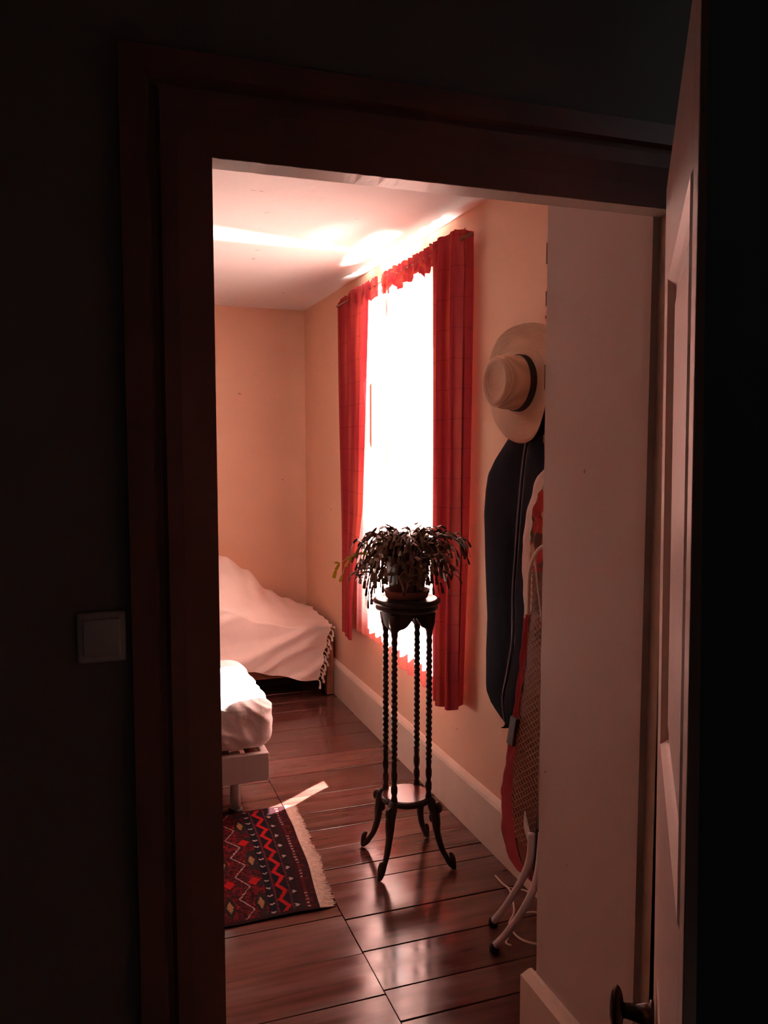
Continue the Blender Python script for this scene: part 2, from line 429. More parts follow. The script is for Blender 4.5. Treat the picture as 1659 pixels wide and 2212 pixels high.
# floor: base slab plus separate boards either side of the long joint
floor = struct('floor', bx((XL-.1, -1.7, -.12), (XW+.1, YB+.1, -.022)), M_GAP)
SEAM = .778
def board(x0, x1, y0, y1, dz):
    bm = bmesh.new(); g = .0022; 
    sk = .012 * ns(y0 * 7, x0)
    hexa(bm, [(x0+.0015, y0+g, -.022), (x1-.0015, y0+g+sk*.3, -.022), (x1-.0015, y1-g+sk*.3, -.022), (x0+.0015, y1-g, -.022),
              (x0+.0015, y0+g, dz), (x1-.0015, y0+g+sk*.3, dz), (x1-.0015, y1-g+sk*.3, dz), (x0+.0015, y1-g, dz)])
    return obj('floorboard', bm, M_FLOOR, floor, bevel=.0016)
ys = [1.27, 1.49, 1.66, 1.86, 2.045, 2.186, 2.384, 2.572, 2.80, 2.91, 3.067, 3.231, 3.397, 3.58, 3.831, 4.05, 4.288, 4.46, 4.61, 4.775, 4.95, 5.14, 5.33, 5.55, 5.8]
for a, b in zip(ys, ys[1:]): board(SEAM, XW, a + .001 * rnd.random(), b, -.0015 * rnd.random())
ys = [1.27, 1.52, 1.75, 1.95, 2.163, 2.372, 2.60, 2.82, 3.02, 3.22, 3.42, 3.60, 3.79, 4.02, 4.25, 4.5, 4.75, 5.0, 5.25, 5.5, 5.8]
for a, b in zip(ys, ys[1:]): board(XL + 1.6, SEAM, a, b, .0035 if b < 2.4 else .001 * rnd.random())
struct('floor_far_left', bx((XL, 1.27, -.022), (XL + 1.6, YB, 0)), M_FLOOR)
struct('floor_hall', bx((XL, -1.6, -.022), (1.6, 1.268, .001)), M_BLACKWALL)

# door casing and head
bm = bmesh.new()
def casing_prof(u): return [(0, .0), (.0, .016), (.035, .020), (.040, .011), (.048, .011), (.053, .023), (.075, .023), (.105, .019), (u, .017), (u, 0)]
def casing_vert(x_out, x_in, z1):
    bm = bmesh.new(); p = casing_prof(abs(x_in - x_out)); s = 1 if x_in > x_out else -1
    lo = [bm.verts.new((x_out + s*u, DY - t, 0)) for u, t in p]
    hi = [bm.verts.new((x_out + s*u, DY - t, z1 + (0.14 - (u * .14 / .124)) )) for u, t in p]
    for k in range(len(p)-1): bm.faces.new((lo[k], lo[k+1], hi[k+1], hi[k]))
    bmesh.ops.recalc_face_normals(bm, faces=bm.faces)
    return bm
struct('trim_1', casing_vert(.055, .179, 2.002), M_CASE, smooth=False)
struct('trim_3', casing_vert(1.099, .975, 2.002), M_CASE)
bm = bmesh.new()
p = casing_prof(.14)
lo = [bm.verts.new((.055 + u * .124/.14, DY - t, 2.142 - u)) for u, t in p]
hi = [bm.verts.new((1.099 - u * .124/.14, DY - t, 2.142 - u)) for u, t in p]
for k in range(len(p)-1): bm.faces.new((lo[k], lo[k+1], hi[k+1], hi[k]))
bmesh.ops.recalc_face_normals(bm, faces=bm.faces)
struct('trim_2', bm, M_CASE)
# jamb lining: the underside of the head shows as a thin chipped cream strip
def head():
    bm = bmesh.new(); n = 90
    r = []
    for k in range(n + 1):
        x = .165 + (.99 - .165) * k / n
        e = .0012 * ns(x * 40, 1) + (.003 if abs(x - .47) < .006 else 0)
        c = .001 * ns(x * 60, 9)
        r.append([bm.verts.new(q) for q in ((x, 1.224 , 2.001 + c), (x, 1.268 + e, 2.0), (x, 1.268 + e, 2.02), (x, 1.224, 2.02))])
    for a, b in zip(r, r[1:]):
        for j in range(4): bm.faces.new((a[j], b[j], b[(j+1) % 4], a[(j+1) % 4]))
    return bm
struct('trim_4', head(), M_TRIM)
struct('trim_5', bx((.975, 1.224, 0), (.99, 1.268, 2.0)), M_TRIM)
struct('trim_6', bx((.165, 1.224, 0), (.179, 1.268, 2.0)), M_CASE)
wr = bx((.96, 1.268, 0), (1.06, 1.29, 2.02)); struct('trim_7', wr, M_RET)

# light switch left of the doorway
sw = empty('light_switch', (.014, DY, 1.325))
tag(sw, 'pale square rocker light switch in the dark beside the doorway', 'switch')
obj('switch_plate', bx((-.033, -.010, -.036), (.033, 0, .036)), M_SWITCH, sw, bevel=.003)
bm = bmesh.new(); hexa(bm, [(-.025, -.012, -.027), (.025, -.012, -.027), (.025, -.009, -.027), (-.025, -.009, -.027), (-.025, -.016, .027), (.025, -.016, .027), (.025, -.009, .027), (-.025, -.009, .027)])
obj('rocker', bm, M_SWITCH, sw, bevel=.0015)

# ------------------------------------------------------------------ panelled door leaf, standing open edge-on at the right
leaf = empty('door_1', (.8955, 1.116, 0)); leaf['kind'] = 'structure'
leaf.rotation_euler = (R(.62), 0, math.atan2(-.807, -.59))
LW, LT = .712, .036
z_st = 2.0
bm = bmesh.new()
box(bm, (0, 0, .01), (.17, LT, z_st)); box(bm, (LW-.055, 0, .01), (LW, LT, z_st))
for z0, z1 in ((.01, .16), (.80, 1.155), (1.835, z_st)): box(bm, (.17, 0, z0), (LW-.055, LT, z1))
obj('door_frame', bm, M_LEAF, leaf, bevel=.0015)
def panel(z0, z1):
    bm = bmesh.new(); x0, x1 = .17, LW-.055; d0 = .009; bv = .02
    def ringp(i, y): return [bm.verts.new(p) for p in ((x0+i, y, z0+i), (x1-i, y, z0+i), (x1-i, y, z1-i), (x0+i, y, z1-i))]
    rs = [ringp(0, .001), ringp(.006, -.002), ringp(.014, .005), ringp(.018, d0), ringp(.030, d0), ringp(.030+bv, .006)]
    for a, b in zip(rs, rs[1:]):
        for k in range(4): bm.faces.new((a[k], a[(k+1)%4], b[(k+1)%4], b[k]))
    bm.faces.new(rs[-1])
    bk = [bm.verts.new(p) for p in ((x0, LT-.01, z0), (x1, LT-.01, z0), (x1, LT-.01, z1), (x0, LT-.01, z1))]
    bm.faces.new(list(reversed(bk)))
    bmesh.ops.recalc_face_normals(bm, faces=bm.faces)
    return bm
for z0, z1 in ((1.155, 1.835), (.16, .80)): obj('panel', panel(z0, z1), M_LEAF, leaf)
KZ = .645; KX = .035
kn = obj('door_knob', None or bmesh.new(), M_BLACK, leaf)
bm = bmesh.new()
tube(bm, [(KX, .0, KZ), (KX, -.006, KZ), (KX, -.007, KZ), (KX, -.03, KZ), (KX, -.045, KZ), (KX, -.052, KZ)], [.024, .024, .019, .014, .012, .013], n=20)
# oval grip, longer than it is wide
def oval(cx, cy, cz, rx, ry, rz):
    for_ = bmesh.new(); bmesh.ops.create_uvsphere(for_, u_segments=24, v_segments=14, radius=1)
    for v in for_.verts: v.co = Vector((cx + v.co.x*rx, cy + v.co.y*ry, cz + v.co.z*rz))
    me = bpy.data.meshes.new('t'); for_.to_mesh(me); for_.free(); bm.from_mesh(me); bpy.data.meshes.remove(me)
oval(KX, -.060, KZ, .020, .012, .042)
bm.to_mesh(kn.data); bm.free()
for q in kn.data.polygons: q.use_smooth = True
kn['label'] = 'dark oval knob'
M_KNOB = mat('dark_brass_knob', (.03, .018, .014), (.045, .026, .02), rough=.22, metal=.6); kn.data.materials.clear(); kn.data.materials.append(M_KNOB)

# ------------------------------------------------------------------ window
win = empty('window_1', (0, 0, 0)); win['kind'] = 'structure'
FX0, FX1 = XW + .085, XW + .125
bm = bmesh.new()
box(bm, (FX0, OY0, OZ0), (FX1, OY0+.045, OZ1)); box(bm, (FX0, OY1-.045, OZ0), (FX1, OY1, OZ1))
box(bm, (FX0, OY0, OZ0), (FX1, OY1, OZ0+.05)); box(bm, (FX0, OY0, OZ1-.045), (FX1, OY1, OZ1))
MY = 3.765
obj('window_frame', bm, M_TRIM, win, bevel=.003)
for a, b in ((OY0+.045, OY1-.045),):
    obj('pane', bx((FX0+.018, a, OZ0+.05), (FX0+.022, b, OZ1-.045)), M_GLASS, win)
obj('window_sill', bx((XW-.012, OY0-.02, OZ0-.03), (FX0, OY1+.02, OZ0+.004)), M_TRIM, win, bevel=.004)
bm = bmesh.new(); box(bm, (XW+.001, OY1-.004, OZ0), (XW+WT, OY1+.0, OZ1)); box(bm, (XW+.001, OY0, OZ0), (XW+WT, OY0+.004, OZ1)); box(bm, (XW+.001, OY0, OZ1-.004), (XW+WT, OY1, OZ1))
obj('window_reveal', bm, M_SHEET, win)
struct('ground', bx((XW+.6, -6, -.7), (26, 16, -.6)), M_GROUND)

# ------------------------------------------------------------------ curtains on their rod
XC = 1.40; ZR = 2.392
rod = empty('curtain_rod', (XC, 3.81, ZR)); tag(rod, 'thin curtain rod above the window carrying the gathered red curtains', 'curtain rod')
bm = bmesh.new(); tube(bm, [(0, -.88, 0), (0, .93, 0)], .006); obj('pole', bm, M_BEDWOOD, rod, smooth=True)
for s in (-.72, .80):
    bm = bmesh.new(); tube(bm, [(0, s, 0), (.074, s, 0)], .006); obj('bracket', bm, M_BEDWOOD, rod, smooth=True)
    
def drape(name, m, parent, yl, yr, zt, zb, x0, amp, nf, seed, nu=90, nv=70, hug=(0, 0)):
    """cloth hung between edge curves yl(z), yr(z); folds run down; gathered ruffle over the rod"""
    bm = bmesh.new(); L0 = abs(yr(zt) - yl(zt)) * 1.4
    def P(u, v):
        b = zb(u) if callable(zb) else zb
        z = b + (zt - b) * v
        y = yl(z) + (yr(z) - yl(z)) * u
        ph = u * nf * 2 * PI + 1.3 * ns(u * 3, seed) + .5 * ns(z * .8, u * 4, seed)
        near_top = max(0, min(1, (z - 2.25) / .14))
        a = amp * (1 - .55 * near_top) * (.6 + .8 * abs(ns(u * 5, seed + 3)))
        x = x0 + a * math.sin(ph) + .25 * a * math.sin(2.3 * ph + seed)
        if z > 2.378:                       # ruffle standing over the rod
            t = (z - 2.378) / (zt - 2.378 + 1e-6)
            z += .012 * ns(u * nf * 2.6, seed + 8) * t
            x += .018 * ns(u * nf * 1.7, seed + 5) * t
            y += .010 * ns(u * nf * 2.3, seed + 2) * t
        elif abs(z - 2.378) < .02: x += .004 * math.sin(ph * 2)
        hx = hug[0] * (1 - u) ** 4 + hug[1] * u ** 4
        x += hx; y += hx * (3.3 if u < .5 else 2.1)      # hem edge tucks back to the wall, shaped to block light leaking past
        x = min(x, XW - .004)
        return (x, y, z)
    grid(bm, P, nu, nv, lambda u, v: (u * L0, v * 1.95))
    return obj(name, bm, m, parent, smooth=True)
ZT = 2.425
cl = empty('curtain', (XC, 4.4, ZR)); tag(cl, 'far left red and orange gathered curtain over the bright window', 'curtain', 'muslin curtains')
cr = empty('curtain', (XC, 3.3, ZR)); tag(cr, 'near right red curtain bunched behind the plant stand', 'curtain', 'muslin curtains')
for c in (cl, cr): c.matrix_basis = Matrix.Translation(c.location)
def P_(o): return o
def drape_w(*a, **k):
    o = drape(*a, **k); pr = o.parent
    o.matrix_parent_inverse = Matrix.Translation(-pr.location); return o
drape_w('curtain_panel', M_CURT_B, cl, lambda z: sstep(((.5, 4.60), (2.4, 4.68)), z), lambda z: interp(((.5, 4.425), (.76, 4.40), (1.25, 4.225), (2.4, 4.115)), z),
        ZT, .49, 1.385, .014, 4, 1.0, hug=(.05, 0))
# inner left: right-hand edge drawn back high up, closing lower down
drape_w('curtain_panel', M_CURT, cl, lambda z: 4.47, lambda z: sstep(((.52, 3.848), (1.06, 3.738), (1.09, 3.66), (1.40, 3.66), (1.46, 3.90), (1.60, 4.19), (1.90, 4.19), (1.98, 3.990), (2.42, 3.990)), z),
        ZT, lambda u: .545 + .015 * u, 1.415, .009, 6, 4.0, nu=120, nv=100)  # added gap to the next panel, shaped to pass sun to bed and floor
drape_w('curtain_panel', M_CURT, cr, lambda z: sstep(((.52, 3.772), (1.06, 3.658), (1.42, 3.70), (1.5, 3.72), (1.92, 3.72), (1.98, 3.94), (2.42, 3.94)), z), lambda z: interp(((.5, 3.20), (2.4, 3.18)), z),
        ZT, lambda u: .515 - .02 * u, 1.412, .012, 6, 9.0, nu=110, nv=90)
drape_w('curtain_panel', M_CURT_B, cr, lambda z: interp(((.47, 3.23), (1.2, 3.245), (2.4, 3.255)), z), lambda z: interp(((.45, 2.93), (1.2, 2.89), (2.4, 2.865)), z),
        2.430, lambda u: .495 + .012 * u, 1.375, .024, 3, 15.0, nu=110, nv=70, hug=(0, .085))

# gathered double-thickness heading along the rod, and the doubled corner hanging beside the slit
def scal(u): return 2.330 + .045 * ns(u * 7, 2) + .012 * ns(u * 23, 5)
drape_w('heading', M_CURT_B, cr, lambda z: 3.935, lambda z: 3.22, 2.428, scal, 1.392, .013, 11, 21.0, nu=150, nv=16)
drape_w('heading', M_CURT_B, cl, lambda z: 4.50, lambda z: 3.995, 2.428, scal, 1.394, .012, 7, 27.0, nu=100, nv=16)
drape_w('heading', M_CURT, cr, lambda z: 3.93, lambda z: 3.83, 2.41, lambda u: 2.10 + .22 * abs(2 * u - 1), 1.386, .008, 2, 33.0, nu=30, nv=24)

# ------------------------------------------------------------------ near bed: tubular leg, white frame, sheeted mattress (foot end)
nb = empty('bed', (-.35, 3.42, 0)); tag(nb, 'near bed with white metal frame and rumpled white fitted sheet', 'bed')
def nbp(name, bm, m, parent=nb, **k):
    o = obj(name, bm, m, parent, **k)
    if parent is nb: o.matrix_parent_inverse = Matrix.Translation((.35, -3.42, 0))
    return o
BX0, BX1, BY0, BY1 = -1.30, .700, 3.42, 4.12
bm = bmesh.new()
t = .03
box(bm, (BX0, BY0, .163), (BX1, BY0+t, .285))
nbp('side_rail', bm, M_METAL, bevel=.003)
nbp('side_rail', bx((BX0, BY1-t, .163), (BX1, BY1, .285)), M_METAL, bevel=.003)
nbp('end_rail', bx((BX1-t, BY0+t, .163), (BX1, BY1-t, .285)), M_METAL, bevel=.003)
nbp('end_rail', bx((BX0, BY0+t, .163), (BX0+t, BY1-t, .285)), M_METAL, bevel=.003)
for k in range(14):
    x = BX0 + .08 + k * .141
    nbp('slat', bx((x, BY0+t, .262), (x+.07, BY1-t, .278)), M_BEDWOOD)
for x, y in ((.572, 3.53), (.572, 4.03), (BX0+.12, 3.53), (BX0+.12, 4.03)):
    bm = bmesh.new(); tube(bm, [(x, y, .010), (x, y, .262)], .0225, n=24)
    l = nbp('leg', bm, M_METAL, smooth=True)
    bm = bmesh.new(); lathe(bm, [(.026, 0), (.031, .002), (.031, .010), (.024, .014)], 24, (x, y, .001)); obj('foot_cap', bm, M_BLACK, l)
def mattress():
    bm = bmesh.new()
    x0, x1, y0, y1, zb, zt = BX0+.01, BX1+.020, BY0+.003, BY1-.01, .293, .528
    c = Vector(((x0+x1)/2, (y0+y1)/2, (zb+zt)/2)); h = Vector(((x1-x0)/2, (y1-y0)/2, (zt-zb)/2)); r = .066
    def wrap(p):
        q = Vector([max(-(h[i]-r), min(h[i]-r, p[i])) for i in range(3)]); d = p - q
        n = d.normalized() if d.length > 1e-6 else Vector((0, 0, 1))
        w = q + n * r + c
        rid = lambda v: 1 - abs(v) * 3.2
        e = 0
        if n.z > .2: e += n.z * (.010 * rid(ns(w.x*2.4, w.y*11, 2)) + .007 * ns(w.x*7, w.y*26, 8))
        if n.y < -.2: e += -n.y * (.010 * rid(ns((w.x + w.z*1.3)*9, w.z*5, 4)) + .006 * ns(w.x*24 + w.z*20, w.z*14, 9))
        if n.x > .2: e += n.x * (.010 * rid(ns(w.y*9, w.z*7, 6)))
        w += n * e
        w.z -= .028 * max(0, (w.x - x1 + .16) / .16) ** 2 * max(0, n.z)
        return w
    def face(f, nu, nv): grid(bm, lambda u, v: wrap(f(u*2-1, v*2-1)), nu, nv)
    def sx(u): return math.copysign(1 - (1 - abs(u)) ** 1.6, u)
    X, Y, Z = h
    face(lambda u, v: Vector((sx(u)*X, sx(v)*Y, Z)), 190, 70); face(lambda u, v: Vector((sx(u)*X, sx(v)*Y, -Z)), 60, 20)
    face(lambda u, v: Vector((sx(u)*X, -Y, sx(v)*Z)), 190, 44); face(lambda u, v: Vector((sx(u)*X, Y, sx(v)*Z)), 190, 44)
    face(lambda u, v: Vector((X, sx(u)*Y, sx(v)*Z)), 70, 44); face(lambda u, v: Vector((-X, sx(u)*Y, sx(v)*Z)), 70, 44)
    bmesh.ops.remove_doubles(bm, verts=bm.verts, dist=.0015)
    bmesh.ops.recalc_face_normals(bm, faces=bm.faces)
    return bm
mt = nbp('mattress', mattress(), M_SHEET, smooth=True)
mt['label'] = 'mattress in a rumpled white sheet, sunlit on top'

# ------------------------------------------------------------------ far bed: wooden frame under a fringed peach blanket
fb = empty('bed', (.2, 5.0, 0)); tag(fb, 'far wooden bed against the back wall under a peach blanket', 'bed')
def fbp(name, bm, m, **k):
    o = obj(name, bm, m, fb, **k); o.matrix_parent_inverse = Matrix.Translation((-.2, -5.0, 0)); return o
fbp('end_board', bx((1.415, 5.06, .03), (1.445, 5.74, .34)), M_BEDWOOD, bevel=.004)
for y in (5.02, 5.72): fbp('bed_post', bx((1.405, y, 0), (1.45, y+.045, .37)), M_BEDWOOD, bevel=.004)
for y in (5.02, 5.72): fbp('bed_post', bx((-.70, y, 0), (-.655, y+.045, .37)), M_BEDWOOD, bevel=.004)
fbp('side_rail', bx((-.655, 5.03, .135), (1.405, 5.055, .255)), M_BEDWOOD, bevel=.003)
fbp('side_rail', bx((-.655, 5.74, .135), (1.405, 5.765, .255)), M_BEDWOOD, bevel=.003)
fbp('mattress', bx((-.65, 5.06, .22), (1.40, 5.74, .385)), M_SHEET, bevel=.04)
bl = None
def bt(x):   # ridge height at y 5.45
    return sstep(((-.7, .92), (.4, .98), (.69, .92), (.84, .86), (.98, .76), (1.12, .61), (1.27, .53), (1.42, .475)), x)
def blanket(u, v):
    x = -.68 + (1.432 + .68) * u
    r = bt(x); xh = x
    hem = sstep(((.3, .30), (.72, .285), (.92, .205), (1.10, .165), (1.36, .115)), x)
    ed = sstep(((.3, .72), (.74, .60), (1.0, .50), (1.2, .46), (1.42, .455)), x)   # height of the front edge
    # v 0 = wall side, 1 = hem
    if v < .25:
        t = v / .25; y = 5.76 - .28 * t; z = r - .10 * (1 - t) ** 2 * (1 if r > .6 else .3)
    elif v < .62:
        t = (v - .25) / .37; y = 5.48 - .46 * t; z = r + (ed - r) * (t ** 1.15)
    else:
        t = (v - .62) / .38; 
        y = 5.02 - .028 * math.sin(min(1, t * 2.2) * PI / 2) - .008 * t; z = ed + (hem - ed) * t
    fold = .024 * ns((x * 1.1 - (1 - v) * 1.5) * 5.2, v * 1.2, 3) + .011 * ns((x - (1-v)*1.3) * 12, v * 3, 5)
    k = max(0, min(1, (v - .1) / .3))
    y -= (fold * 1.5 + .008) * k; z += fold * .8 * (1 if v < .62 else .2)
    # swag folds pulled from the top corner down to the left
    s = math.sin((x * 2.2 + v * 3.0) * 5) * .007 * k; y += s
    if x > 1.40: x += .006 * math.sin(v * 60)
    if v > .62: y = min(y, 4.995)
    tt = max(0, (v - .60) / .40); x -= .095 * tt * max(0, (x - .9) / .53)
    return (x, y, z)
bm = bmesh.new(); grid(bm, blanket, 130, 90)
bl = obj('blanket', bm, M_BLANKET, None, smooth=True)
tag(bl, 'peach cotton blanket with tasselled edge draped over the far bed', 'blanket')
for k in range(15):
    v = .60 + .40 * k / 14
    p = Vector(blanket(1.0, v)); 
    L_ = .055 if k < 14 else .07
    q = p + Vector((.010 + .012 * (k % 2), -.010, -.012 if v < .64 else -L_ * .8))
    bm = bmesh.new()
    tube(bm, smoothpath([p, p + Vector((.010, -.006, -.006)), (p + q) / 2 + Vector((.008, -.004, 0)), q], 4), [.0035] * 6 + [.006] * 4 + [.008] * 3, n=7)
    obj('tassel', bm, M_TASSEL, bl, smooth=True)

# ------------------------------------------------------------------ rug
def rugcol(u, w):
    """u: metres in from the fringe edge (0) towards the left; w: along the short side 0..0.84"""
    red = (.27, .012, .035); dred = (.13, .008, .022); brt = (.55, .025, .04); navy = (.022, .014, .06); white = (.55, .48, .46)
    pink = (.28, .09, .11); grey = (.10, .075, .07); cream = (.50, .36, .24); blk = (.02, .006, .012)
    jit = ns(u * 160, w * 160) * .004
    u += jit; w2 = w + jit
    if w < .018 or w > .825: return dred
    if u < .035: return dred if ns(u*60, w*60) > -.2 else red
    if u < .045: return white if (w2 / .022) % 1 < .28 and ns(w * 9, 3) > -.05 else red
    if u < .070: return (.13, .012, .03)
    if u < .090:                                    # row of small pale arrows
        t = (w2 / .088) % 1; a = abs(t - .5) * .088; c = u - .080
        if a < .011 and abs(c + .007 - a * 1.0) < .0042: return white
        if a < .004 and abs(c - .002) < .003: return white
        return blk if a < .02 else (.09, .01, .025)
    if u < .098: return pink if abs(u - .094) < .003 else navy
    if u < .142:                                    # bright red zigzag on navy
        t = (w2 / .098) % 1; c = .120 + .013 * (abs(t * 2 - 1) * 2 - 1)
        d = abs(u - c)
        return brt if d < .0075 else (red if d < .010 else navy)
    if u < .150: return pink if (w2 / .01) % 1 < .7 else red
    if u < .176:                                    # arrows on navy
        t = (w2 / .053) % 1; a = (t - .5) * .053; c = abs(u - .163)
        return white if c < .0085 and abs(a - c * .8 + .003) < .0045 else navy
    if u < .61:
        uu = (u - .176) % .174
        t = (w2 / .150) % 1; c = .070 + .022 * (abs(t * 2 - 1) * 2 - 1)
        if abs(uu - c) < .0022: return white
        t2 = ((w2 + .045) / .300) % 1
        for c0 in (.022, .128):
            a = abs(t2 - .5) * .300; b = abs(uu - c0)
            k = a / .040 + b / .012
            if k < 1: return cream
            if k < 2.0: return grey
        t3 = ((w2 + .12) / .150) % 1
        for c0 in (.030, .118):
            if abs(t3 - .5) * .15 / .03 + abs(uu - c0) / .022 < 1: return brt
        if uu < .035 and int(w2 / .037) % 3 == 0: return grey
        n = ns(uu * 55, w2 * 55)
        return dred if n > .12 else ((.34, .016, .045) if n > -.15 else (.18, .01, .045))
    return dred if ns(u * 30, w * 30) > 0 else red
rug = empty('rug', (.72, 2.652, 0)); tag(rug, 'dark red tribal rug with white zigzag and pale fringe', 'rug')
RW = .835
def rugP(u, w):      # u metres left of the fringe edge, w metres along
    bow = .062 * (w / RW) + .012 * math.sin(w / RW * PI) 
    st = 1 + .12 * (w / RW)
    return (bow - u * st + .006 * ns(w * 5, 2) * max(0, 1 - u * 8), w - .02 * u / .35 * 0 + .006 * ns(u * 4, 5), .009 + .003 * ns(u * 6, w * 6))
bm = bmesh.new()
us = [k * .0026 for k in range(int(.60 / .0026) + 1)] + [.62, .8, 1.3]
nw = 310
cl_ = bm.loops.layers.color.new('Col')
vs = [[bm.verts.new(rugP(u, RW * j / nw)) for j in range(nw + 1)] for u in us]
for i in range(len(us) - 1):
    for j in range(nw):
        f = bm.faces.new((vs[i+1][j], vs[i][j], vs[i][j+1], vs[i+1][j+1]))
        c = rugcol((us[i] + us[i+1]) / 2, RW * (j + .5) / nw)
        for lp in f.loops: lp[cl_] = (*[min(1, max(0, x)) ** (1/2.2) if False else x for x in c], 1)
# thick edges
for edge in ([r[0] for r in vs], [r[-1] for r in vs], vs[0]):
    low = [bm.verts.new((v.co.x, v.co.y, .0005)) for v in edge]
    for a, b, c, d in zip(edge, edge[1:], low[1:], low):
        f = bm.faces.new((a, b, c, d))
        for lp in f.loops: lp[cl_] = (.05, .006, .01, 1)
obj('rug_pile', bm, M_RUG, rug)
bm = bmesh.new()
M_FRINGE = mat('cream_fringe', (.80, .66, .56), (.55, .42, .35), rough=.95, scale=(60, 60, 60))
k = 0; w = .004
while w < RW - .004:
    p = Vector(rugP(0, w)); ln = .040 + .012 * rnd.random() + .012 * ns(w * 7, 1)
    dr = .012 * ns(w * 9, 8) + .006 * (rnd.random() - .5)
    tube(bm, [p + Vector((-.006, 0, .001)), p + Vector((.006, 0, .001)), p + Vector((ln * .6, dr * .6, -.004)), p + Vector((ln, dr + .004 * (rnd.random() - .5), -.0055))],
         [.0028, .003, .0025, .0018], n=5)
    w += .0042
fr = obj('fringe', bm, M_FRINGE, rug); fr['kind'] = 'stuff'
bm = bmesh.new(); tube(bm, [Vector(rugP(-.001, RW * k / 60)) for k in range(61)], .0034, n=6); obj('edge_cord', bm, M_FRINGE, rug, smooth=True)

# ------------------------------------------------------------------ plant stand
SX, SY = 1.121, 2.886
st = empty('plant_stand', (SX, SY, 0), R(0)); tag(st, 'tall dark wooden plant stand with barley-twist columns in front of the window', 'plant stand')
angs = [math.atan2(.144, -.123), math.atan2(-.119, -.147), math.atan2(-.143, .145), math.atan2(.117, .126)]
bm = bmesh.new()
lathe(bm, [(.02, .974), (.088, .974), (.108, .976), (.116, .980), (.119, .986), (.117, .991), (.108, .995), (.110, .998), (.122, 1.001), (.128, 1.008), (.128, 1.014), (.122, 1.020), (.110, 1.022), (.106, 1.019), (.02, 1.019)], 56)
obj('top', bm, M_DARKWOOD, st, smooth=True)
# scalloped apron
def apron():
    bm = bmesh.new(); n = 160
    rr = []
    for k in range(n):
        a = 2*PI*k/n
        d = min(abs((a - b + PI) % (2*PI) - PI) for b in angs)     # angle to nearest column
        t = min(1, d / (PI/4))
        s = .972 - .075 * (1 - t) ** .55 * (1 if t < .98 else 0) 
        s -= .006 * math.cos(t * PI * 3) * (1 - t)
        s = min(s, .962)
        rr.append([bm.verts.new((r*math.cos(a), r*math.sin(a), z)) for r, z in ((.084, s), (.084, .976), (.098, .976), (.096, s))])
    for k in range(n):
        a, b = rr[k], rr[(k+1) % n]
        for j in range(4): bm.faces.new((a[j], a[(j+1) % 4], b[(j+1) % 4], b[j]))
    bmesh.ops.recalc_face_normals(bm, faces=bm.faces)
    return bm
obj('apron', apron(), M_DARKWOOD, st, smooth=False)
def column_bm(a):
    bm = bmesh.new(); prof = []
    z0, z1 = .245, .955
    n = 190
    def rad(z):
        t = [(.245, .0135), (.27, .0125), (.285, .0095), (.30, .0125), (.315, .0125), (.333, .0085), (.35, .012), (.365, .0125), (.385, .0095),
             (.40, .0108), (.84, .0108), (.85, .0095), (.865, .0125), (.878, .0095), (.892, .0125), (.905, .0125), (.955, .014)]
        return sstep(t, z)
    for k in range(n + 1):
        z = z0 + (z1 - z0) * k / n; prof.append((rad(z), z))
    def mod(th, z):
        if .395 < z < .848:
            e = min(1, (z - .395) / .02, (.848 - z) / .02); return .0020 * e * math.sin(th * 1 - z * 2 * PI / .0215)
        return 0
    cx, cy = .0915 * math.cos(a), .0915 * math.sin(a)
    lathe(bm, prof, 14, (cx, cy, 0), mod)
    return bm
for a in angs: obj('column', column_bm(a), M_DARKWOOD, st, smooth=True)
for a in angs:
    ca, sa = math.cos(a), math.sin(a)
    def Q(r, z): return (r*ca, r*sa, z)
    # column capital widening into the apron
    bm = bmesh.new(); tube(bm, [Q(.0915, .905), Q(.0915, .935), Q(.0915, .972)], [.014, .021, .024], n=12)
    obj('capital', bm, M_DARKWOOD, st, smooth=True)
    bm = bmesh.new()
    path = smoothpath([Q(.096, .262), Q(.114, .222), Q(.122, .180), Q(.128, .130), Q(.146, .075), Q(.172, .035), Q(.196, .008)], 6)
    n = len(path); rad = [sstep(((0, .013), (.12, .020), (.3, .018), (.55, .0125), (.75, .010), (.88, .012), (1, .009)), k / (n-1)) for k in range(n)]
    tube(bm, path, rad, n=14)
    l = obj('leg', bm, M_DARKWOOD, st, smooth=True)
    bm = bmesh.new()
    tube(bm, smoothpath([Q(.118, .246), Q(.132, .240), Q(.136, .222), Q(.124, .212)], 4), [.006, .008, .010, .011, .012, .012, .012, .012, .011, .010, .009, .007, .006][:13], n=10)
    tube(bm, smoothpath([Q(.112, .206), Q(.104, .192), Q(.108, .176), Q(.122, .172)], 4), [.006, .008, .009, .010, .010, .010, .010, .010, .009, .008, .007, .006, .005][:13], n=10)
    obj('scroll', bm, M_DARKWOOD, l, smooth=True)
    bm = bmesh.new()
    tube(bm, smoothpath([Q(.178, .066), Q(.186, .056), Q(.194, .036), Q(.199, .004)], 5), [.003, .005, .007, .008, .009, .009, .010, .010, .010, .010, .009, .009, .008, .008, .007, .006][:16], n=10)
    obj('toe', bm, M_DARKWOOD, l, smooth=True)
bm = bmesh.new(); lathe(bm, [(.02, .236), (.082, .236), (.094, .240), (.097, .248), (.096, .256), (.088, .262), (.02, .262)], 48)
obj('lower_shelf', bm, M_DARKWOOD, st, smooth=True)
bm = bmesh.new(); lathe(bm, [(.02, .2615), (.086, .2615), (.086, .2635), (.02, .2635)], 48); obj('shelf_inlay', bm, M_SHELFTOP, st)['label'] = 'polished reddish shelf face'

